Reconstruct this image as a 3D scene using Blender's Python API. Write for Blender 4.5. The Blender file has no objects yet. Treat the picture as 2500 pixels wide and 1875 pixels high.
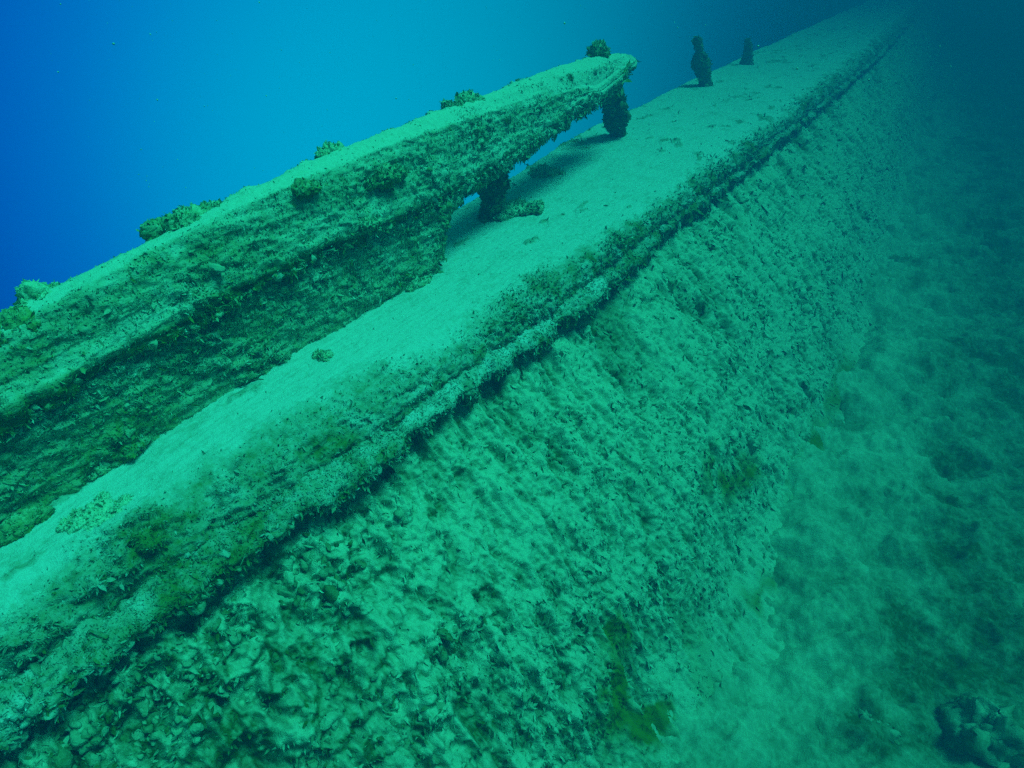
import bpy, math, random
import numpy as np
from mathutils import Vector, Matrix

# ------------------------------------------------------------------ camera
scene = bpy.context.scene
col = scene.collection
PITCH, YAW = math.radians(36.5), math.radians(31.7)
cam_d = bpy.data.cameras.new("camera"); cam = bpy.data.objects.new("camera", cam_d); col.objects.link(cam)
fwd = Vector((-math.sin(YAW) * math.cos(PITCH), math.cos(YAW) * math.cos(PITCH), -math.sin(PITCH)))
rgt = Vector((math.cos(YAW), math.sin(YAW), 0)); upv = rgt.cross(fwd)
mw = Matrix((rgt, upv, -fwd)).transposed().to_4x4(); mw.translation = (0, 0, 1.0)
cam.matrix_world = mw
cam_d.lens = 20.0; cam_d.sensor_width = 36.0; cam_d.clip_start = 0.02; cam_d.clip_end = 500
scene.camera = cam
CAM = np.array([0, 0, 1.0])

# ------------------------------------------------------------------ light: sunlight filtered by the water column
SUN = Vector((0.36, 0.22, 1.0)).normalized()           # towards the sun
sun_d = bpy.data.lights.new("sun", 'SUN'); sun = bpy.data.objects.new("sun", sun_d); col.objects.link(sun)
sun_d.energy = 4.6; sun_d.angle = math.radians(22); sun_d.color = (0.025, 1.0, 0.72)
sun.rotation_euler = SUN.to_track_quat('Z', 'Y').to_euler()

world = bpy.data.worlds.new("World"); scene.world = world; world.use_nodes = True
wt = world.node_tree; wt.nodes.clear()
def wn(t, **k):
    n = wt.nodes.new(t)
    for a, b in k.items(): setattr(n, a, b)
    return n
out = wn('ShaderNodeOutputWorld'); bg = wn('ShaderNodeBackground'); wt.links.new(bg.outputs[0], out.inputs[0])
sky = wn('ShaderNodeTexSky', sky_type='NISHITA', sun_disc=False, sun_elevation=math.asin(SUN.z),
         sun_rotation=math.atan2(SUN.x, SUN.y))
tint = wn('ShaderNodeMix', data_type='RGBA', blend_type='MULTIPLY'); tint.inputs[0].default_value = 1
wt.links.new(sky.outputs[0], tint.inputs[6]); tint.inputs[7].default_value = (0.0, 1.3, 0.62, 1)
tc = wn('ShaderNodeTexCoord')
GLOW = Vector((-0.53, 0.785, -0.32)).normalized()       # brightest stretch of open water
dot = wn('ShaderNodeVectorMath', operation='DOT_PRODUCT'); wt.links.new(tc.outputs['Generated'], dot.inputs[0]); dot.inputs[1].default_value = GLOW
ramp = wn('ShaderNodeValToRGB'); wt.links.new(dot.outputs['Value'], ramp.inputs[0])
cr = ramp.color_ramp; cr.interpolation = 'B_SPLINE'
cr.elements[0].position = 0.40; cr.elements[0].color = (0, 0.004, .05, 1)
cr.elements[1].position = 1.0; cr.elements[1].color = (0, 0.62, 0.92, 1)
for p, c in ((0.70, (0, 0.03, 0.30, 1)), (0.77, (0, 0.08, 0.56, 1)), (0.83, (0, 0.17, 0.66, 1)), (0.88, (0, 0.30, .74, 1)), (0.94, (0, 0.50, .82, 1))):
    e = cr.elements.new(p); e.color = c
sep = wn('ShaderNodeSeparateXYZ'); wt.links.new(tc.outputs['Generated'], sep.inputs[0])
mr = wn('ShaderNodeMapRange', interpolation_type='SMOOTHSTEP'); wt.links.new(sep.outputs['Z'], mr.inputs[0])
mr.inputs[1].default_value = 0.02; mr.inputs[2].default_value = 0.35
mx = wn('ShaderNodeMix', data_type='RGBA'); wt.links.new(mr.outputs[0], mx.inputs[0])
gain = wn('ShaderNodeVectorMath', operation='SCALE'); wt.links.new(ramp.outputs[0], gain.inputs[0]); gain.inputs['Scale'].default_value = 13.5
wt.links.new(gain.outputs[0], mx.inputs[6]); wt.links.new(tint.outputs[2], mx.inputs[7])
wt.links.new(mx.outputs[2], bg.inputs[0]); bg.inputs[1].default_value = 0.1

scene.view_settings.view_transform = 'Standard'; scene.view_settings.look = 'None'
scene.view_settings.exposure = 0.06; scene.view_settings.gamma = 1.0
scene.render.engine = 'CYCLES'
scene.cycles.use_denoising = False
scene.cycles.max_bounces = 5; scene.cycles.diffuse_bounces = 3; scene.cycles.volume_bounces = 1
scene.cycles.use_adaptive_sampling = True; scene.cycles.adaptive_threshold = 0.035

# ------------------------------------------------------------------ noise
rng = np.random.default_rng(11)
def _h(ix, iy, iz, s):
    n = (ix.astype(np.int64) * 374761393 + iy.astype(np.int64) * 668265263 + iz.astype(np.int64) * 2147483647 + s * 1274126177) & 0xffffffff
    n = ((n ^ (n >> 13)) * 1274126177) & 0xffffffff
    n = ((n ^ (n >> 16)) * 2246822519) & 0xffffffff
    return ((n ^ (n >> 15)) & 0xffffff).astype(np.float32) / 16777215.0
def vnoise(p, s=0):                                     # value noise, -1..1
    i = np.floor(p); f = (p - i).astype(np.float32); i = i.astype(np.int64)
    f = f * f * f * (f * (f * 6 - 15) + 10)
    x, y, z = i[:, 0], i[:, 1], i[:, 2]; r = 0
    for dx in (0, 1):
        wx = f[:, 0] if dx else 1 - f[:, 0]
        for dy in (0, 1):
            wy = f[:, 1] if dy else 1 - f[:, 1]
            for dz in (0, 1):
                wz = f[:, 2] if dz else 1 - f[:, 2]
                r = r + _h(x + dx, y + dy, z + dz, s) * wx * wy * wz
    return r * 2 - 1
ROT = np.array([[0.80, 0.36, -0.48], [-0.60, 0.48, -0.64], [0.0, 0.80, 0.60]])
def fbm(p, sc, octv=4, s=0, gain=0.5, ridged=False):
    p = (p * sc) @ ROT.T; a = 1.0; t = 0; r = 0
    for k in range(octv):
        n = vnoise(p, s + k)
        if ridged: n = 1 - 2 * np.abs(n)
        r = r + n * a; t += a; a *= gain; p = p @ ROT.T * 2.03 + 7.3
    return r / t
def worley(u, v, s=0):                                  # distance to nearest jittered cell point (2D), plus cell id value
    iu, iv = np.floor(u).astype(np.int64), np.floor(v).astype(np.int64)
    best = np.full(u.shape, 9.0, np.float32); cid = np.zeros(u.shape, np.float32); z = np.zeros_like(iu)
    for du in (-1, 0, 1):
        for dv in (-1, 0, 1):
            cu, cv = iu + du, iv + dv
            px = cu + _h(cu, cv, z, s); py = cv + _h(cu, cv, z, s + 1)
            d = np.hypot(u - px, v - py).astype(np.float32)
            m = d < best; best = np.where(m, d, best); cid = np.where(m, _h(cu, cv, z, s + 2), cid)
    return best, cid
def ss(a, b, x):
    t = np.clip((x - a) / (b - a), 0, 1); return t * t * (3 - 2 * t)
def lut(pts):
    xs, ys = zip(*pts); xs = np.array(xs); ys = np.array(ys)
    return lambda t: np.interp(t, xs, ys)
def smooth_lut(pts, w=0.12):
    f = lut(pts)
    return lambda t: sum(f(np.asarray(t) + w * k) for k in (-1, -.5, 0, .5, 1)) / 5

# ------------------------------------------------------------------ mesh helpers
def tag(o, label=None, cat=None, group=None, kind=None):
    if label: o['label'] = label
    if cat: o['category'] = cat
    if group: o['group'] = group
    if kind: o['kind'] = kind
    return o
def link_mesh(name, verts, quads, tris, attrs, mat, parent=None, smooth=True):
    me = bpy.data.meshes.new(name)
    nv = len(verts); nq = len(quads); nt = len(tris)
    me.vertices.add(nv); me.vertices.foreach_set('co', np.asarray(verts, np.float32).ravel())
    loops = np.concatenate([np.asarray(quads, np.int32).ravel(), np.asarray(tris, np.int32).ravel()])
    me.loops.add(len(loops)); me.loops.foreach_set('vertex_index', loops)
    starts = np.concatenate([np.arange(nq) * 4, nq * 4 + np.arange(nt) * 3]).astype(np.int32)
    me.polygons.add(nq + nt); me.polygons.foreach_set('loop_start', starts)
    me.update(calc_edges=True); me.validate()
    me.polygons.foreach_set('use_smooth', np.full(len(me.polygons), smooth, bool))
    for k, a in attrs.items():
        at = me.attributes.new(k, 'FLOAT', 'POINT'); at.data.foreach_set('value', np.asarray(a, np.float32))
    me.materials.append(mat)
    o = bpy.data.objects.new(name, me); col.objects.link(o)
    if parent: o.parent = parent
    return o
def grid_quads(n, m, wrap=False):
    i = np.arange(n - 1)[:, None]; j = np.arange(m if wrap else m - 1)[None, :]; k = (j + 1) % m
    return np.stack([i * m + j, i * m + k, (i + 1) * m + k, (i + 1) * m + j], -1).reshape(-1, 4)
def grid_normals(P, wrap=False):
    if wrap:
        Q = np.concatenate([P[:, -1:], P, P[:, :1]], 1); dv = (Q[:, 2:] - Q[:, :-2])
    else: dv = np.gradient(P, axis=1)
    du = np.gradient(P, axis=0)
    n = np.cross(dv, du); l = np.linalg.norm(n, axis=-1, keepdims=True); return n / np.maximum(l, 1e-9)
def yrows(y0, y1, k=0.0026, dmin=1.35, off=1.0):
    ys = [y0]
    while ys[-1] < y1: ys.append(ys[-1] + k * max(dmin, math.hypot(ys[-1], 1.6)))
    return np.array(ys)
def resample(poly, n, dens=None):                       # poly: (R, K, 3) -> (R, n, 3); rows share arclength fractions
    K = poly.shape[1]; mid = poly[poly.shape[0] // 2]
    seg = np.linalg.norm(np.diff(mid, axis=0), axis=1)
    if dens is not None: seg = seg * np.asarray(dens)
    t = np.concatenate([[0], np.cumsum(seg)]); t /= t[-1]
    q = np.linspace(0, 1, n); idx = np.clip(np.searchsorted(t, q, side='right') - 1, 0, K - 2)
    f = ((q - t[idx]) / np.maximum(t[idx + 1] - t[idx], 1e-9))[None, :, None]
    return poly[:, idx] * (1 - f) + poly[:, idx + 1] * f
def round_rows(P, it, wrap=False):                      # soften corners across the section
    for _ in range(it):
        if wrap: P = (np.roll(P, 1, 1) + 2 * P + np.roll(P, -1, 1)) / 4
        else: P[:, 1:-1] = (P[:, :-2] + 2 * P[:, 1:-1] + P[:, 2:]) / 4
    return P
def blades(C, N, L, Wd, hang=0.5, spread=0.8, shade=None):
    """small curled blades of growth: 5 points, a quad and a tip triangle each"""
    n = len(C)
    r = rng.normal(size=(n, 3)); d = N * (1 - hang) + np.array([0, 0, -1.0]) * hang + r * spread * 0.5
    d /= np.linalg.norm(d, axis=1, keepdims=True)
    s = np.cross(d, rng.normal(size=(n, 3))); s /= np.linalg.norm(s, axis=1, keepdims=True)
    cdir = np.cross(s, d) * rng.uniform(-.5, .5, (n, 1))
    L = L[:, None]; Wd = Wd[:, None]
    b = C - N * 0.003
    V = np.stack([b - s * Wd * .5, b + s * Wd * .5, b + d * L * .55 + cdir * L * .3 + s * Wd * .55, b + d * L * .55 + cdir * L * .3 - s * Wd * .55,
                  b + d * L + cdir * L * .9], 1)
    k = np.arange(n)[:, None] * 5
    return V.reshape(-1, 3), k + np.array([[0, 1, 2, 3]]), k + np.array([[3, 2, 4]])

# ------------------------------------------------------------------ materials
def growth_mat(name, silt, growth, algae=(0.10, 0.15, 0.012), bump=0.6, scale=60):
    m = bpy.data.materials.new(name); m.use_nodes = True; nt = m.node_tree; nd = nt.nodes; nd.clear()
    L = nt.links.new
    o = nd.new('ShaderNodeOutputMaterial'); b = nd.new('ShaderNodeBsdfPrincipled'); L(b.outputs[0], o.inputs[0])
    b.inputs['Roughness'].default_value = 0.95; b.inputs['Specular IOR Level'].default_value = 0.15
    tcn = nd.new('ShaderNodeTexCoord')
    n1 = nd.new('ShaderNodeTexNoise'); n1.inputs['Scale'].default_value = scale; n1.inputs['Detail'].default_value = 6; n1.inputs['Roughness'].default_value = .7
    n2 = nd.new('ShaderNodeTexNoise'); n2.inputs['Scale'].default_value = scale * 4.5; n2.inputs['Detail'].default_value = 3
    n3 = nd.new('ShaderNodeTexNoise'); n3.inputs['Scale'].default_value = 7; n3.inputs['Detail'].default_value = 5
    for n in (n1, n2, n3): L(tcn.outputs['Object'], n.inputs['Vector'])
    a = nd.new('ShaderNodeAttribute'); a.attribute_name = 'silt'
    g = nd.new('ShaderNodeAttribute'); g.attribute_name = 'algae'
    ad = nd.new('ShaderNodeMath'); ad.operation = 'MULTIPLY_ADD'; L(n1.outputs[0], ad.inputs[0]); ad.inputs[1].default_value = 1.3; ad.inputs[2].default_value = -.65
    ad2 = nd.new('ShaderNodeMath'); ad2.operation = 'ADD'; ad2.use_clamp = True; L(ad.outputs[0], ad2.inputs[0]); L(a.outputs['Fac'], ad2.inputs[1])
    mxa = nd.new('ShaderNodeMix'); mxa.data_type = 'RGBA'; L(ad2.outputs[0], mxa.inputs[0])
    mxa.inputs[6].default_value = (*growth, 1); mxa.inputs[7].default_value = (*silt, 1)
    gm = nd.new('ShaderNodeMath'); gm.operation = 'MULTIPLY_ADD'; L(n3.outputs[0], gm.inputs[0]); gm.inputs[1].default_value = 1.0; gm.inputs[2].default_value = -.5
    ga = nd.new('ShaderNodeMath'); ga.operation = 'ADD'; ga.use_clamp = True; L(gm.outputs[0], ga.inputs[0]); L(g.outputs['Fac'], ga.inputs[1])
    mxb = nd.new('ShaderNodeMix'); mxb.data_type = 'RGBA'; L(ga.outputs[0], mxb.inputs[0]); L(mxa.outputs[2], mxb.inputs[6]); mxb.inputs[7].default_value = (*algae, 1)
    L(mxb.outputs[2], b.inputs['Base Color'])
    s = nd.new('ShaderNodeMath'); s.operation = 'ADD'; L(n1.outputs[0], s.inputs[0]); L(n2.outputs[0], s.inputs[1])
    bp = nd.new('ShaderNodeBump'); bp.inputs['Strength'].default_value = bump; bp.inputs['Distance'].default_value = 0.006
    L(s.outputs[0], bp.inputs['Height']); L(bp.outputs[0], b.inputs['Normal'])
    return m
M_RAIL = growth_mat('silted_timber', (.55, .59, .48), (.11, .18, .03))
M_HULL = growth_mat('mussel_crust', (.47, .55, .36), (.06, .115, .01), algae=(.15, .19, .002))
M_BEAM = growth_mat('fouled_timber', (.54, .57, .42), (.14, .22, .025), algae=(.09, .14, .004))
M_POST = growth_mat('dark_fouling', (.34, .38, .16), (.07, .095, .02))
M_CLUMP = growth_mat('algae_fronds', (.54, .60, .38), (.22, .30, .05))
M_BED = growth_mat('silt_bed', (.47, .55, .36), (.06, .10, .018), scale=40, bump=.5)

# ------------------------------------------------------------------ haze (the water itself)
def build_haze():
    x0, x1, y0, y1, z0, z1 = -3.9, 30, -6, 40, -8.5, 1.6
    v = [(x, y, z) for x in (x0, x1) for y in (y0, y1) for z in (z0, z1)]
    q = [(0, 1, 3, 2), (4, 6, 7, 5), (0, 4, 5, 1), (2, 3, 7, 6), (0, 2, 6, 4), (1, 5, 7, 3)]
    m = bpy.data.materials.new('haze'); m.use_nodes = True; nt = m.node_tree; nt.nodes.clear()
    o = nt.nodes.new('ShaderNodeOutputMaterial'); p = nt.nodes.new('ShaderNodeVolumePrincipled')
    p.inputs['Color'].default_value = (0.0, 0.155, 0.36, 1); p.inputs['Density'].default_value = 0.17
    p.inputs['Anisotropy'].default_value = 0.0
    nt.links.new(p.outputs[0], o.inputs['Volume'])
    tag(link_mesh('haze', v, q, np.zeros((0, 3), int), {}, m, smooth=False), kind='stuff')
build_haze()

# ------------------------------------------------------------------ the wreck's plan, from image pixels unprojected through the camera, then adjusted (metres)
x_back = smooth_lut([(-2, -1.72), (1.7, -1.78), (2.86, -1.84), (4.26, -1.98), (9, -2.02), (26, -1.95), (40, -1.9)], .3)
x_out = smooth_lut([(-2, -1.19), (.0, -1.18), (.3, -1.15), (.61, -1.09), (1.02, -1.05), (1.6, -1.01), (2.3, -.94), (3.25, -.88), (5, -.80), (11, -.62), (40, -.3)], .3)
x_wale = smooth_lut([(-2, -1.08), (.0, -1.07), (.2, -1.045), (.45, -.985), (.95, -.935), (1.4, -.895), (1.8, -.86), (2.7, -.825), (4.1, -.74), (6.2, -.64), (11, -.45), (40, .0)], .3)
x_base = smooth_lut([(-2, .0), (.2, .02), (.8, .08), (1.3, 0.14), (1.9, .22), (2.5, .30), (3.6, .42), (6, .46), (12, .6), (40, 1.0)], .4)
BED = -1.42

wreck = bpy.data.objects.new('shipwreck', None); col.objects.link(wreck)
tag(wreck, 'sunken wooden hull crusted with silt and mussels, its rail running off into the blue haze', 'shipwreck')

def finish(name, P, N, disp, silt, algae, mat, parent, wrap=False, nblade=0, bl=(.008, .02), hang=.5, weight=None, caps=False, peb=None):
    n, m = P.shape[:2]
    Q = P + N * disp[..., None]
    N2 = grid_normals(Q, wrap)
    V = Q.reshape(-1, 3); quads = grid_quads(n, m, wrap); tris = np.zeros((0, 3), int)
    silt = silt.ravel(); algae = algae.ravel()
    if caps:
        c = V.reshape(n, m, 3)[[0, -1]].mean(1); b = len(V); V = np.concatenate([V, c])
        j = np.arange(m); k = (j + 1) % m
        tris = np.concatenate([np.stack([np.full(m, b), k, j], 1), np.stack([np.full(m, b + 1), (n - 1) * m + j, (n - 1) * m + k], 1)])
        silt = np.append(silt, [0, 0]); algae = np.append(algae, [0, 0])
    if nblade:
        flat = Q.reshape(-1, 3); d = np.linalg.norm(flat - CAM, axis=1)
        A = np.linalg.norm(np.cross(np.gradient(Q, axis=0), np.gradient(Q, axis=1)), axis=-1).ravel()
        w = A / np.maximum(d, 1.2) ** 2.0
        if weight is not None: w = w * weight.ravel()
        idx = rng.choice(len(flat), nblade, p=w / w.sum())
        sc = np.clip(d[idx] / 1.7, .8, 2.2) * (0.5 + rng.gamma(2.0, .35, nblade))
        Lb = rng.uniform(*bl, nblade) * sc
        bv, bq, bt = blades(flat[idx], N2.reshape(-1, 3)[idx], Lb, Lb * rng.uniform(.18, .45, nblade), hang)
        k = len(V); V = np.concatenate([V, bv]); quads = np.concatenate([quads, bq + k]); tris = np.concatenate([tris, bt + k])
        js = np.clip(silt[idx] + rng.normal(0, .22, nblade), 0, 1)
        silt = np.concatenate([silt, np.repeat(js, 5)]); algae = np.concatenate([algae, np.repeat(algae[idx], 5)])
    if peb:
        cnt, pw = peb; flat = Q.reshape(-1, 3); pw = np.clip(pw.ravel(), 0, None) * np.linalg.norm(np.cross(np.gradient(Q, axis=0), np.gradient(Q, axis=1)), axis=-1).ravel()
        idx = rng.choice(len(flat), cnt, p=pw / pw.sum()); nn = N2.reshape(-1, 3)[idx]
        A, B = 12, 7; a = np.linspace(0, 2 * math.pi, A, endpoint=False); e = np.linspace(-1.5, 1.5, B)
        S = np.stack([np.cos(e)[:, None] * np.cos(a), np.cos(e)[:, None] * np.sin(a), np.sin(e)[:, None] + 0 * a[None]], -1).reshape(-1, 3)
        R = rng.normal(size=(cnt, 3, 3)); R = np.linalg.qr(R)[0]
        size = np.clip(.003 + rng.gamma(1.6, .0036, (cnt, 1)), 0, .021) * np.stack([rng.uniform(.9, 1.7, cnt), rng.uniform(.6, 1, cnt), rng.uniform(.5, .9, cnt)], 1)
        X = np.einsum('nij,kj,nj->nki', R, S, size) + (flat[idx] + nn * .001)[:, None]
        X = X.reshape(-1, 3); X = X + .007 * np.stack([vnoise(X * 90, 5), vnoise(X * 90, 6), vnoise(X * 90, 7)], 1)
        k = len(V); V = np.concatenate([V, X]); gq = grid_quads(B, A, True)
        quads = np.concatenate([quads, (gq[None] + (np.arange(cnt) * A * B)[:, None, None]).reshape(-1, 4) + k])
        silt = np.concatenate([silt, np.clip(np.repeat(rng.uniform(.1, .75, cnt), A * B) + .25 * np.tile(S[:, 2] * 0, cnt), 0, 1)]); algae = np.concatenate([algae, np.zeros(cnt * A * B)])
    return link_mesh(name, V, quads, tris, {'silt': silt, 'algae': algae}, mat, parent)

def sec(ys, cols):                                      # cols: list of (x(y) array, z(y) array)
    o = np.ones_like(ys)
    return np.stack([np.stack([x * o, ys, z * o], -1) for x, z in cols], 1)

# --- hull side: from under the wale down to the seabed
def build_hull():
    ys = yrows(-2.2, 34, .0030); xw, xb = x_wale(ys), x_base(ys)
    zt = -.20
    cols = []
    for t, fx, fz, bu in ((0, 0, 0, 0), (.03, .03, .03, .01), (.1, .1, .1, .03), (.25, .25, .26, .07), (.45, .45, .47, .09), (.65, .64, .68, .07), (.85, .83, .86, .03), (1.0, 1.02, .97, 0), (1.25, 1.40, 1.06, 0)):
        cols.append(((xw - .13) + (xb - xw + .13) * fx + bu * .5, zt + (BED - zt) * fz + bu))
    P = resample(sec(ys, cols), 430, [1.6, 1.5, 1.3, 1.15, 1.0, .9, .85, .6]); P = round_rows(P, 6)
    N = grid_normals(P); n, m = P.shape[:2]; F = P.reshape(-1, 3)
    vv = np.linspace(0, 1, m)[None, :].repeat(n, 0).ravel() * 1.75; yy = F[:, 1]
    slant = yy + .16 * vv                                # drip lines run down and slightly forward
    st = np.stack([slant * 1.0, vv * .36, 0 * vv], 1)
    big = fbm(F, 2.3, 3, 5)
    streak = fbm(st, 9, 4, 20, ridged=True)
    fine = fbm(F, 38, 4, 40, .6)
    wu = slant + fbm(F, 14, 2, 60) * .03; wv = vv * .7 + fbm(F, 14, 2, 66) * .03
    f1, cid = worley(wu * 26, wv * 20, 3); f2, cid2 = worley(wu * 60, wv * 46, 9)
    lump = np.sqrt(np.clip(1 - f1 ** 2 * 1.25, 0, 1)) * (.35 + .9 * cid)
    lump2 = np.sqrt(np.clip(1 - f2 ** 2 * 1.3, 0, 1)) * (.3 + .9 * cid2)
    clus = ss(-.25, .35, fbm(F, 5, 3, 71))
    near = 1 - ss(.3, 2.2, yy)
    bare = ss(.35, .7, fbm(st, 5.5, 4, 90))              # hollows where the crust has fallen away
    st2 = np.stack([slant, vv * .26 + .05 * big, 0 * vv], 1)
    comb = fbm(st2, 26, 4, 24, .6, True); comb2 = fbm(st2, 60, 3, 28, .6)
    d = .045 * big + .026 * streak + .027 * comb + .011 * comb2 + .008 * fine + lump * (.006 + .018 * clus * (.3 + 1.2 * near)) + lump2 * (.006 + .006 * clus) - .045 * bare
    e = np.linspace(0, 1, m)[None, :].repeat(n, 0).ravel()
    foot = ss(.62, .90, e + .10 * big)
    nl_ = (1 - ss(.2, 1.1, yy)) * ss(.75, .35, e); d = d - .055 * nl_ * ss(.05, .45, fbm(F, 13, 3, 402)) + .028 * nl_ * fbm(F, 22, 2, 403)
    d = d * (.4 + .6 * ss(0, .06, e)) * (1 - .70 * foot)
    d = d.reshape(n, m)
    Q = P + N * d[..., None]; nz = grid_normals(Q)[..., 2].ravel()
    silt = np.clip(.56 + .50 * (nz - .55) + .35 * fbm(F, 4, 4, 120) + .55 * fbm(F, 17, 3, 125, .65) + .25 * streak + .50 * comb + .2 * comb2 - .15 * near - .22 * (1 - ss(.2, 1.0, yy)) * ss(.7, .3, e) + .10 * foot + .25 * (lump - .5) - .4 * bare, 0, 1)  # near lower-left silt cut: dark growth plus lens-corner darkening painted into the colour
    al = np.zeros(len(F))
    wob = .10 * fbm(F, 6, 3, 401)
    for (x, y, rx, ry, a) in ((.24, 2.85, .08, .36, 1.3), (.27, 2.42, .06, .16, 1.1), (-.17, 1.05, .07, .10, 1.5), (-.05, 1.09, .06, .06, 1.4), (-.11, 2.2, .05, .16, .9), (.26, 3.7, .08, .3, .9),
                              (.17, 1.87, .06, .08, .7), (-.27, 1.19, .05, .07, .9), (-.24, 2.03, .05, .14, .8)):
        al += 1.25 * a * np.exp(-((F[:, 0] + wob - x) / rx) ** 2 - ((yy + wob * 2 - y) / ry) ** 2)
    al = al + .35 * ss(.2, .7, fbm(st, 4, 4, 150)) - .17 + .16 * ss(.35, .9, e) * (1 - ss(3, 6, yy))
    upz = (1 - ss(.10, .42, e)) * ss(.7, 2.0, yy); bl = ss(-.02, .35, fbm(st * np.array([1, .8, 1]), 6.5, 3, 160)); silt = np.clip(silt - .6 * bl * upz, 0, 1); d2 = (-.03 * bl * upz).reshape(n, m); d = d + d2
    wgt = .35 + clus + .8 * bare
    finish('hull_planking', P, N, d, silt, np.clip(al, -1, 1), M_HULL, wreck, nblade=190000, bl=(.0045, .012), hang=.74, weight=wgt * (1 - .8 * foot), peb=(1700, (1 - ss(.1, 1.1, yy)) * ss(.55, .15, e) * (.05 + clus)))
build_hull()

# --- covering board: the broad silted deck edge
def build_board():
    ys = yrows(-2.2, 34); xb, xo, xw = x_back(ys), x_out(ys), x_wale(ys)
    sag = .012 * np.sin(ys * 2.1)
    cols = [(xb + .03, BED - .3), (xb + .02, -.7), (xb + .0, -.16), (xb + .01, -.05), (xb + .07, 0 + sag), (xb * .5 + xo * .5, .004 + sag), (xo - .05, 0 + sag), (xo + (xw - xo) * .3, -.035), (xo + (xw - xo) * .55, -.080), (xw - .055, -.135), (xw - .05, -.20), (xw - .14, -.26)]
    P = resample(sec(ys, cols), 420, [.12, .15, .6, .9, .9, 1, 1.1, 1.3, 1.3, 1.2, .7]); P = round_rows(P, 10)
    N = grid_normals(P); n, m = P.shape[:2]; F = P.reshape(-1, 3)
    xo2 = np.repeat(xo, m); xw2 = np.repeat(xw, m); xb2 = np.repeat(xb, m)
    s = (F[:, 0] - xo2) / (xw2 - xo2)                    # <0 on the flat, 0..1 down the shoulder
    sh = ss(-.75, .55, s + .45 * fbm(F, 5, 3, 7) + .25 * fbm(F, 17, 3, 8))        # where silt gives way to growth
    st = F * np.array([4.0, 1, 4.0])
    grain = fbm(st, 14, 4, 11, .6); fine = fbm(F, 55, 3, 13, .6); big = fbm(F, 4, 3, 15)
    wu, wv = F[:, 1] + .02 * fbm(F, 20, 2, 31), (F[:, 0] - F[:, 2]) + .02 * fbm(F, 20, 2, 33)
    f1, cid = worley(wu * 34, wv * 40, 23); lump = np.sqrt(np.clip(1 - f1 ** 2 * 1.25, 0, 1)) * (.3 + cid)
    cl = ss(0, .45, fbm(F, 6, 3, 35))
    near = 1 - ss(.2, 1.6, F[:, 1])
    d = .008 * big + .004 * grain * (1 + sh) + .0022 * fine * (1 + 3 * sh) + sh * (.012 * fbm(F, 18, 4, 41) + lump * (.006 + .022 * cl * (.5 + 1.2 * near)) + near * .018 * fbm(F, 13, 3, 43))
    ed = np.exp(-((F[:, 0] - xb2) / .05) ** 2); d = d + ed * .02 * fbm(F, 12, 3, 44)
    ptch = ss(.42, .62, fbm(F * np.array([1.6, .8, 1]), 6.5, 4, 51) + .16 * ss(2, 5, F[:, 1])) * (1 - sh)
    d = d + ptch * (.004 + .008 * fine)
    silt = np.clip(.98 - (.55 + .15 * near) * sh - .4 * ptch + (.45 * fbm(F, 9, 4, 55) + .45 * fbm(F * np.array([1.6, .7, 1]), 26, 4, 56, .65)) * (.6 + .5 * sh), 0, 1)
    bl = ss(.0, .4, fbm(F, 7, 3, 59)) * sh * ss(1.2, 3, F[:, 1]); silt = np.clip(silt - .45 * bl, 0, 1); d = d + .02 * sh * ss(1.8, 3, F[:, 1]) * fbm(F, 9, 3, 62)
    silt = np.where(F[:, 2] < -.15, .4, silt)
    al = np.clip(sh * (.30 * fbm(F, 5, 4, 58) + .18) + .35 * ptch - .12, -.6, .7)
    wgt = (.008 + sh * (.5 + cl) + .25 * ptch) * (F[:, 2] > -.3)
    finish('covering_board', P, N, d.reshape(n, m), silt, al, M_RAIL, wreck, nblade=130000, bl=(.003, .007), hang=.35, weight=wgt)
build_board()

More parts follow.
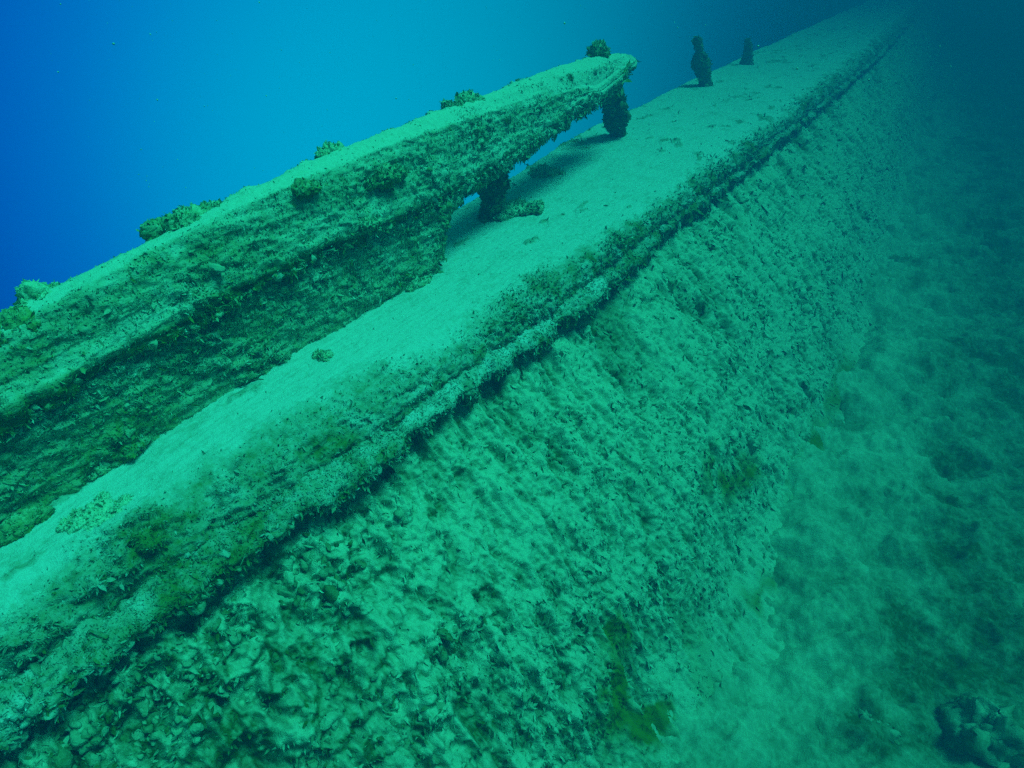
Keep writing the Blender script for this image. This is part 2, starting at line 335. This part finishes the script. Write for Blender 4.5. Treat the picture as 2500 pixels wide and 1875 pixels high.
# --- wale: rounded strake under the shoulder with a beard of hanging growth
def build_wale():
    ys = yrows(-2.2, 34); xw = x_wale(ys) + .012 * np.sin(ys * 3.3) + .010 * np.sin(ys * 7.1 + 1); z0 = -.132 + .01 * np.sin(ys * 2.7)
    k = 120; a = np.linspace(0, 2 * math.pi, k, endpoint=False)
    wob = np.clip(1 + .55 * vnoise(np.stack([ys * 5, ys * 0, ys * 0], 1), 4) + .5 * vnoise(np.stack([ys * 13, ys * 0, ys * 0], 1), 14), .25, 1.7)[:, None]; wob = 1 + (wob - 1) * (.35 + .65 * ss(.3, 1.0, ys))[:, None]
    sk = (1 - .35 * ss(1.9, 3.0, ys))[:, None]; wob = wob * sk
    P = np.stack([(xw - .030 - .01 * ss(1.9, 3, ys))[:, None] + .050 * np.cos(a)[None] * wob, ys[:, None] + 0 * a[None], (z0 - .008 * ss(1.9, 3, ys))[:, None] + .025 * np.sin(a)[None] * wob], -1)
    N = grid_normals(P, True); c = P.mean(1, keepdims=True)
    if ((P - c) * N).sum() < 0: N = -N
    n, m = P.shape[:2]; F = P.reshape(-1, 3)
    f1, cid = worley(F[:, 1] * 36, np.tile(a, n) * 1.6, 43); lump = np.sqrt(np.clip(1 - f1 ** 2 * 1.2, 0, 1)) * (.2 + cid)
    nn = 1 - ss(.2, 1.0, F[:, 1]); ff = ss(1.5, 2.8, F[:, 1]); d = (.014 + .010 * nn + .022 * ff) * fbm(F, 9, 3, 61) + .010 * fbm(F, 34, 3, 64, .6) + (.008 + .012 * nn) * lump - .006
    top = np.tile(np.sin(a), n)
    low = ss(.1, -.8, np.tile(np.sin(a), n)) * ss(-.5, .3, np.tile(np.cos(a), n))
    d = d + .05 * low * (fbm(F * np.array([1, 1, .3]), 16, 3, 67))
    silt = np.clip(.46 + .30 * top - .30 * ff + .5 * fbm(F, 7, 4, 69) + .5 * fbm(F, 25, 3, 70) - .3 * (1 - ss(.2, 1.0, F[:, 1])), 0, 1)  # near end dulled for rough growth, with corner falloff painted in too
    al = np.clip(.25 * fbm(F, 5, 3, 72), -1, 1)
    wgt = .15 + 2.5 * low + .3 * (top > 0)
    finish('wale', P, N, d.reshape(n, m), silt, al, M_RAIL, wreck, wrap=True, nblade=90000, bl=(.004, .013), hang=.72, weight=wgt, caps=True, peb=(900, nn * (.1 + low)))
build_wale()

# --- bulwark: the raised plank wall that breaks off and runs on as a bare beam
zt_out = smooth_lut([(-2, .37), (.3, .39), (.43, .42), (.68, .46), (.88, .48), (1.21, .50), (1.65, .515), (2.06, .51), (2.7, .52), (2.95, .50), (3.19, .46), (3.42, .50), (3.6, .53), (3.8, .55)], .06)
zt_back = smooth_lut([(-2, .38), (.33, .40), (.54, .425), (.72, .445), (.97, .485), (1.29, .515), (1.76, .54), (2.22, .55), (2.84, .575), (3.2, .575), (3.74, .59)], .06)
zb = lut([(-2, -.03), (1.60, -.03), (1.66, .02), (1.70, .12), (1.73, .21), (1.85, .245), (2.2, .29), (2.7, .35), (3.15, .405), (3.32, .45), (3.45, .49), (3.6, .515), (3.76, .54)])
zr = smooth_lut([(-2, .22), (.23, .26), (.45, .27), (.64, .285), (.97, .305), (1.3, .30), (1.7, .29), (2.2, .33), (3.0, .42), (3.8, .5)], .05)
def build_bulwark():
    ys = np.concatenate([yrows(-2.2, 1.55), np.arange(1.555, 1.78, .002), yrows(1.783, 3.74, .0022)])
    xf = -1.37 - .03 * ss(1.4, 3.5, ys); top = zt_out(ys); back = zt_back(ys)
    bot = zb(ys) + np.where(ys > 1.58, .02 * vnoise(np.stack([ys * 22, ys * 0, ys * 0], 1), 3), 0); rid = np.clip(zr(ys), bot + .03, top - .05)
    fade = 1 - ss(1.35, 2.0, ys); pr = .014 * fade + .003; tip = ss(3.45, 3.75, ys)
    wd = .100 + .035 * ss(1.6, 3.1, ys) - .05 * tip
    h = lambda f: bot + (rid - bot) * f
    cols = [(xf - .005, bot), (xf, h(.3)), (xf - .005, h(.75)), (xf - .012, rid - .012), (xf + pr * .9, rid + .004), (xf + pr, rid + .018), (xf + pr * .55 - .012, rid + (top - rid) * .4), (xf - .02, rid + (top - rid) * .8),
            (xf - .035, top), (xf - .075, top * .4 + back * .6 + .010), (xf - wd, back + .006), (xf - wd - .025, back - .03), (xf - wd - .02, (bot + back) / 2), (xf - wd + .01, bot + .01), (xf - .06, bot - .012)]
    S = sec(ys, cols); S = np.concatenate([S, S[:, :1]], 1)
    P = resample(S, 331, [1.1, 1.1, 1.2, 1.5, 1.4, 1.2, 1.1, 1.1, 1.2, 1.3, .8, .3, .3, .8, .8])[:, :-1]; P = round_rows(P, 4, True)
    # the broken tip closes in a blunt, slightly up-turned nose
    c = P.mean(1, keepdims=True); t = np.clip((ys - 3.50) / (3.745 - 3.50), 0, 1)[:, None, None]
    P = c + (P - c) * np.sqrt(np.clip(1 - t ** 2.4, .03, 1)) * (1 - .16 * ss(3.15, 3.6, ys))[:, None, None]
    N = grid_normals(P, True); N = -N if ((P - P.mean(1, keepdims=True)) * N).sum() < 0 else N
    n, m = P.shape[:2]; F = P.reshape(-1, 3); Nf = N.reshape(-1, 3)
    up = ss(.25, .95, Nf[:, 2] + .45 * fbm(F, 16, 3, 79)); face = 1 - up
    yy, zz = F[:, 1], F[:, 2]; rid2 = np.repeat(rid, m)
    st = np.stack([F[:, 0], yy * 1.0 - zz * .5, zz * 3.2 + yy * .3], 1)
    grain = fbm(st, 9, 4, 80, .55, True); fine = fbm(F, 50, 3, 84, .6); big = fbm(F, 5, 3, 86)
    f1, cid = worley((yy - .5 * zz) * 26, (zz + .4 * yy) * 44, 63); lump = np.sqrt(np.clip(1 - f1 ** 2 * 1.25, 0, 1)) * (.2 + cid)
    near = 1 - ss(.6, 2.2, yy); cl = ss(-.05, .45, fbm(F, 6, 3, 88))
    below = np.exp(-np.clip((rid2 - zz) / .06, 0, 9)) * (zz < rid2)
    d = .012 * big * (.4 + face) + face * (.010 * grain + .005 * fine + lump * (.004 + .016 * cl * (.4 + .8 * near)) + .020 * below * lump + .006 * ss(.05, .5, fbm(F, 15, 3, 96)) * (.5 + lump)) + up * .0025 * fine + .003 * up * fbm(F, 14, 3, 97)
    silt = np.clip(.98 * up + face * (.42 + .5 * Nf[:, 2] + .42 * fbm(F, 8, 4, 91) + .2 * ss(.5, 2.5, yy)), 0, 1)
    al = np.clip(face * (.20 + .4 * fbm(F, 4.5, 4, 94)) * np.where(zz > rid2, 1, .35) - .12, -.6, .8)
    wgt = face * (.5 + cl + 2.0 * below) + .02
    finish('bulwark', P, N, d.reshape(n, m), silt, al, M_BEAM, wreck, wrap=True, nblade=160000, bl=(.0035, .010), hang=.45, weight=wgt, caps=True, peb=(350, (face * below * 2 + .3 * face * cl) * near.clip(.15)))
build_bulwark()

# ------------------------------------------------------------------ lumpy bodies: stanchions, clumps, rocks
def lathe_like(path, radii, k=64, n=None, seed=0, amp=.25, freq=14, amp2=.1):
    """closed irregular body swept along a path, knobbly"""
    path = np.array(path, float); radii = np.array(radii, float)
    t = np.linspace(0, 1, len(path)); n = n or 90; q = np.linspace(0, 1, n)
    C = np.stack([np.interp(q, t, path[:, i]) for i in range(3)], 1); R = np.interp(q, t, radii)
    for _ in range(4): C[1:-1] = (C[:-2] + 2 * C[1:-1] + C[2:]) / 4; R[1:-1] = (R[:-2] + 2 * R[1:-1] + R[2:]) / 4
    a = np.linspace(0, 2 * math.pi, k, endpoint=False)
    P = np.stack([C[:, None, 0] + R[:, None] * np.cos(a), C[:, None, 1] + R[:, None] * np.sin(a), C[:, None, 2] + 0 * a[None]], -1)
    N = np.stack([np.cos(a)[None] + 0 * R[:, None], np.sin(a)[None] + 0 * R[:, None], 0 * R[:, None] + 0 * a[None]], -1)
    F = P.reshape(-1, 3)
    d = (amp * fbm(F, freq, 3, seed + 3) + amp2 * fbm(F, freq * 3.5, 3, seed + 8, .6, True)) * np.repeat(np.maximum(R, .012), k)
    return P, N, d.reshape(n, k)
def stanchion(foot, top, r, seed, dark=True, label=None, bulge=1.0):
    foot = np.array(foot, float); top = np.array(top, float); d = top - foot
    bend = np.array([.02, -.01, 0]) * bulge
    core = [foot + d * t + bend * math.sin(t * 5) for t in np.linspace(0, 1, 7)]
    P, N, dd = lathe_like(core, [r * .62, r * .5, r * .5, r * .52, r * .5, r * .5, r * .46], 40, 60, seed, .2, 20, .1)
    s = np.full(P.shape[:2], .35); al = np.zeros(P.shape[:2])
    o = finish('stanchion', P, N, dd, s, al, M_POST, wreck, wrap=True, caps=True, nblade=500, bl=(.004, .010))
    if label: o['label'] = label
    return o
def crust(parent, foot, top, prof, seed, nb=6000, s0=.3, mat=None, bl=(.002, .0055)):
    foot = np.array(foot, float); top = np.array(top, float); d = top - foot
    path = [foot + d * t + np.array([ox, oy, 0]) for t, _, ox, oy in prof]
    P, N, dd = lathe_like(path, [p[1] for p in prof], 110, 150, seed, .42, 18, .30)
    F = P.reshape(-1, 3); s = np.clip(s0 + .55 * fbm(F, 16, 3, seed + 20), 0, 1); al = np.clip(.4 * fbm(F, 9, 3, seed + 30), -1, 1)
    return finish('mussel_crust', P, N, dd, s, al, mat or M_POST, parent, wrap=True, caps=True, nblade=nb, bl=bl, hang=.4, peb=(nb // 16, np.ones(P.shape[:2])))
# under the beam, near the break
s1 = stanchion((-1.54, 2.27, -.03), (-1.50, 2.33, .33), .05, 200, label='crooked fouled post holding the beam above its broken lower edge')
crust(s1, (-1.54, 2.27, -.03), (-1.50, 2.33, .33), [(.0, .050, .0, .0), (.12, .040, .0, 0), (.3, .045, .0, .0), (.5, .060, .0, 0), (.62, .044, .0, 0), (.8, .052, .0, .0), (1.0, .05, 0, 0)], 210)
# under the tip
s2 = stanchion((-1.64, 4.12, -.03), (-1.60, 3.72, .50), .055, 230, label='thick knobbly post tapering to its foot beneath the tip of the beam')
crust(s2, (-1.64, 4.12, -.03), (-1.60, 3.72, .50), [(.0, .055, .0, .0), (.07, .042, .0, 0), (.2, .060, .0, .0), (.4, .066, .012, 0), (.6, .070, -.008, 0), (.8, .060, .0, .0), (1.0, .05, 0, 0)], 240, 9000)
# free standing ones farther off
s3 = stanchion((-1.70, 6.45, -.03), (-1.82, 6.33, .42), .05, 260, label='free standing post, swollen in the middle with a narrow neck')
crust(s3, (-1.70, 6.45, -.03), (-1.82, 6.33, .42), [(.0, .10, .06, .0), (.08, .06, .03, 0), (.2, .050, .01, .0), (.38, .062, .0, 0), (.55, .074, .0, 0), (.68, .050, .0, .0), (.76, .032, 0, 0), (.86, .030, 0, 0), (.93, .042, -.01, 0), (1.04, .02, 0, 0)], 270, 5000)
s4 = stanchion((-1.74, 8.38, -.03), (-1.78, 8.33, .26), .04, 290, label='small farthest post, a plain taper almost lost in the haze')
crust(s4, (-1.74, 8.38, -.03), (-1.78, 8.33, .26), [(.0, .075, .0, .0), (.15, .060, .0, 0), (.4, .05, .0, .0), (.7, .036, .0, 0), (1.02, .022, 0, 0)], 300, 2500)

# ------------------------------------------------------------------ clumps of algae, each a thing
def clump(loc, size, seed, label, nb=2500, mat=None, silt=.45, name='algae_clump', cat='algae clump', group='algae clumps growing on the wreck', bl=(.0018, .0055), alg=-.02):
    rx, ry, rz = size[0] * .95, size[1] * .95, size[2] * (.9 if mat is None else 1.1)
    rs = np.random.default_rng(seed); nl = 9 + int(rs.integers(0, 5)); k, n = 34, 18
    a = np.linspace(0, 2 * math.pi, k, endpoint=False); e = np.linspace(-1.2, 1.52, n)
    D = np.stack([np.cos(e)[:, None] * np.cos(a), np.cos(e)[:, None] * np.sin(a), np.sin(e)[:, None] + 0 * a[None]], -1)
    VV, QQ, S, AL = [], [], [], []; off = 0; lobes = []
    for l in range(nl):
        t = math.sqrt(rs.random()) * (1.0 if l else 0); g = rs.random() * 6.283
        sc = (1 - .62 * t) * rs.uniform(.6, 1.0)
        c = np.array([rx * t * math.cos(g), ry * t * math.sin(g), -.1 * rz])
        R = np.array([max(rx * .60, rz * .5), max(ry * .50, rz * .5), rz * 1.15]) * sc
        P = D * R + c; F = P.reshape(-1, 3) + seed * 1.7 + l * .9; m = R.mean()
        dd = m * (.5 * fbm(F, .9 / m, 3, seed) + .75 * fbm(F, 2.2 / m, 4, seed + 5, .65, True))
        Q = P.reshape(-1, 3) + D.reshape(-1, 3) * dd[:, None]
        VV.append(Q); QQ.append(grid_quads(n, k, True) + off); off += len(Q)
        S.append(np.clip(silt + .1 + .35 * D[..., 2].ravel() + .5 * fbm(F, 2 / m, 3, seed + 9), 0, 1)); AL.append(np.clip(alg + .5 * fbm(F, 1.6 / m, 3, seed + 12), -1, 1))
        lobes.append((Q, D.reshape(-1, 3), S[-1], AL[-1]))
    dist = float(np.linalg.norm(np.array(loc) - CAM)); V = [np.concatenate(VV)]; Qd = [np.concatenate(QQ)]; T = []
    cp = np.concatenate([l[0] for l in lobes]); cn = np.concatenate([l[1] for l in lobes]); cs = np.concatenate(S); ca = np.concatenate(AL)
    ok = np.where(cn[:, 2] > -.3)[0]; idx = rs.choice(ok, nb); L = rs.uniform(*bl, nb) * np.clip(dist / 1.7, .8, 2.2) * (.5 + rs.gamma(2, .35, nb))
    bv, bq, bt = blades(cp[idx], cn[idx], L, L * rs.uniform(.25, .6, nb), -.1, 1.3)
    V.append(bv); Qd.append(bq + off); T.append(bt + off)
    o = link_mesh(name, np.concatenate(V), np.concatenate(Qd), np.concatenate(T), {'silt': np.concatenate([cs, np.repeat(np.clip(cs[idx] + rs.normal(0, .25, nb), 0, 1), 5)]),
                  'algae': np.concatenate([ca, np.repeat(ca[idx], 5)])}, mat or M_CLUMP)
    o.location = loc
    return tag(o, label, cat, group)
clump((-1.55, 3.46, .590), (.058, .085, .046), 1, 'round dark clump perched on the far tip of the raised beam', 3500, silt=.15)
clump((-1.50, 2.06, .545), (.045, .12, .040), 2, 'tuft standing on the beam edge above the nearer post', 3000)
clump((-1.49, 1.32, .510), (.03, .07, .030), 3, 'low pale tuft on the top edge halfway along the bulwark', 1500, silt=.5)
clump((-1.47, .79, .465), (.04, .125, .038), 4, 'largest bushy clump on the bulwark top, against open water', 6000, alg=.3)
clump((-1.47, .395, .415), (.035, .055, .035), 5, 'bushy tuft on the bulwark top near the left edge', 3000)
clump((-1.42, .33, .385), (.045, .05, .045), 6, 'dark weedy clump hanging over the bulwark edge at the far left', 4000, silt=.1, alg=.4)
clump((-1.375, 1.42, .43), (.045, .095, .042), 7, 'shaggy dark clump on the bulwark face below its top edge', 5000, silt=.25, alg=.3)
clump((-1.385, 1.10, .475), (.030, .065, .026), 8, 'short dark brush of algae on the crest, left of the shaggy clump', 1800, silt=.15, alg=.4)
clump((-1.355, 1.28, .325), (.040, .065, .034), 9, 'jutting clump low on the bulwark face above the bare lower plank', 2500, silt=.45)
clump((-1.36, 1.50, .01), (.04, .075, .030), 10, 'growth at the foot of the bulwark where it breaks off', 2500, silt=.5)
clump((-1.275, .94, .010), (.032, .038, .034), 11, 'lone small tuft in the middle of the bright silted board', 1200, silt=.4)
clump((-1.38, 2.47, .012), (.045, .05, .040), 12, 'small cone shaped tuft on the board beside the nearer post', 1200, silt=.4)
clump((-1.50, 2.38, .006), (.10, .15, .022), 13, 'spreading low clump around the foot of the nearer post', 5000, silt=.7)
clump((-1.63, 3.02, .004), (.09, .13, .030), 14, 'flat dark patch on the board between the two posts under the beam', 2500, silt=.6)
clump((-1.46, 2.90, .525), (.022, .03, .028), 15, 'tiny dark nub on the beam just short of its tip', 700, silt=.05, alg=.4)
clump((-1.25, .24, .004), (.05, .075, .016), 16, 'flat scaly growth on the board at lower left', 2500, silt=.85, alg=-.4, bl=(.003, .006))
clump((-1.37, .34, .015), (.030, .06, .028), 17, 'growth wedged against the bulwark foot at lower left', 2500, silt=.45)
clump((-1.345, .12, .01), (.02, .09, .03), 18, 'dark ragged growth along the bulwark foot at the left edge', 2500, silt=.1, alg=.3)

# ------------------------------------------------------------------ seabed
def build_bed():
    xs = np.concatenate([[-3.6, -3.5], np.linspace(-3.4, -.8, 30), np.arange(-.78, 3.2, .011)])
    g = xs[-1]
    while g < 29: g += .011 * max(1, (g - 2.2) * 1.0); xs = np.append(xs, g)
    xs[-1] = min(xs[-1], 29.3)
    ys = yrows(-5.5, 39, .0052, 2.6)
    X, Y = np.meshgrid(xs, ys); F = np.stack([X.ravel(), Y.ravel(), 0 * X.ravel()], 1)
    x, y = F[:, 0], F[:, 1]
    hb = x_base(y)
    z = BED + .02 + (.12 + .13 * fbm(F, 1.9, 3, 333)) * np.exp(-np.clip(x - hb, 0, 9) / .5) - .10 * (1 - ss(.2, 1.6, y)) - .05 * np.clip(x - hb, 0, 3)
    drift = fbm(np.stack([x * .9 + y * .35, y * .6 - x * .5, 0 * x], 1), 1.5, 4, 301)
    rip = fbm(np.stack([x * .75 + y * .75, (y - x) * 1.7, 0 * x], 1), 2.4, 3, 310, .55, True)
    nr = np.exp(-((x - hb) / 1.1) ** 2); z = z + (.10 + .06 * nr) * drift + .07 * rip + (.016 + .03 * nr) * fbm(F, 9, 4, 320, .6) + .008 * fbm(F, 48, 3, 322, .6) + .010 * fbm(F, 24, 3, 324, .6, True)
    f1, cid = worley(x * 11, y * 11, 77); z = z + .022 * np.sqrt(np.clip(1 - f1 ** 2 * 1.5, 0, 1)) * (cid > .55)
    wall = ss(-3.3, -3.6, x); z = z - 5.6 * wall
    P = np.stack([x, y, z], 1)
    pat = fbm(np.stack([x * .9 + y * .5, (y - x * .8), 0 * x], 1), 2.6, 4, 340)
    silt = np.clip(.66 - .52 * ss(-.1, 1.0, x - hb + .4 * drift) - .45 * ss(.2, .6, pat) + .3 * fbm(F, 9, 3, 350) + .15 * rip, 0, 1)  # pale at the hull foot, darker outward: brightness falloff painted into the bed colour
    al = np.clip(.8 * ss(.30, .75, fbm(F, 1.7, 4, 360)) - .2, -1, 1)
    q = grid_quads(len(ys), len(xs))[:, ::-1]
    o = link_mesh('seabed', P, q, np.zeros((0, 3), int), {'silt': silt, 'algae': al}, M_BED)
    tag(o, kind='structure')
build_bed()

# ------------------------------------------------------------------ dark weed-grown stone and low dark lumps on the seabed
def stone(loc, size, seed, label):
    return clump((loc[0], loc[1], loc[2] - .025), size, seed, label, 250, M_BED, .1, 'rock', 'rock', group='dark stones on the seabed', bl=(.002, .004), alg=.1)
stone((1.04, 1.80, -1.44), (.10, .08, .17), 41, 'upright dark stone on the seabed at the lower right corner')
stone((.66, 1.60, -1.40), (.13, .05, .045), 42, 'long low dark lump on the seabed, left of the upright stone')
stone((.55, 1.86, -1.39), (.05, .12, .04), 43, 'narrow dark lump lying on the seabed beside the foot of the hull')
stone((.90, 2.55, -1.41), (.11, .05, .045), 44, 'farthest and faintest of the low dark seabed lumps')

# ------------------------------------------------------------------ specks drifting in the water
def build_specks():
    n = 5200; a = rng.uniform(-.62, .62, n); r = 0.5 + 6.0 * rng.random(n) ** .7; e = rng.uniform(-.9, .05, n)
    d = np.stack([np.sin(a - YAW) * np.cos(e), np.cos(a - YAW) * np.cos(e), np.sin(e)], 1) * r[:, None] + CAM
    hull_z = np.interp(d[:, 0], [-1.5, -.85, .4, 6], [.7, .1, -1.1, -1.1])
    d = d[(d[:, 2] > hull_z) & (d[:, 0] > -3.6) & (d[:, 2] < 1.4) & (d[:, 1] > -4)]; n = len(d)
    T = np.array([[1, 0, 0], [-1, 0, 0], [0, 1, 0], [0, -1, 0], [0, 0, 1], [0, 0, -1]], float)
    f = np.array([[0, 2, 4], [2, 1, 4], [1, 3, 4], [3, 0, 4], [2, 0, 5], [1, 2, 5], [3, 1, 5], [0, 3, 5]])
    V = d[:, None] + T[None] * (rng.uniform(.0004, .0011, (n, 1, 1)) * rng.uniform(.6, 1.4, (n, 6, 1)))
    link = link_mesh('suspended_silt', V.reshape(-1, 3), np.zeros((0, 4), int), (f[None] + (np.arange(n) * 6)[:, None, None]).reshape(-1, 3),
                     {'silt': np.full(n * 6, 1.0), 'algae': np.full(n * 6, -1.0)}, M_RAIL)
    tag(link, 'fine pale specks drifting in the water', 'silt specks', kind='stuff')
build_specks()
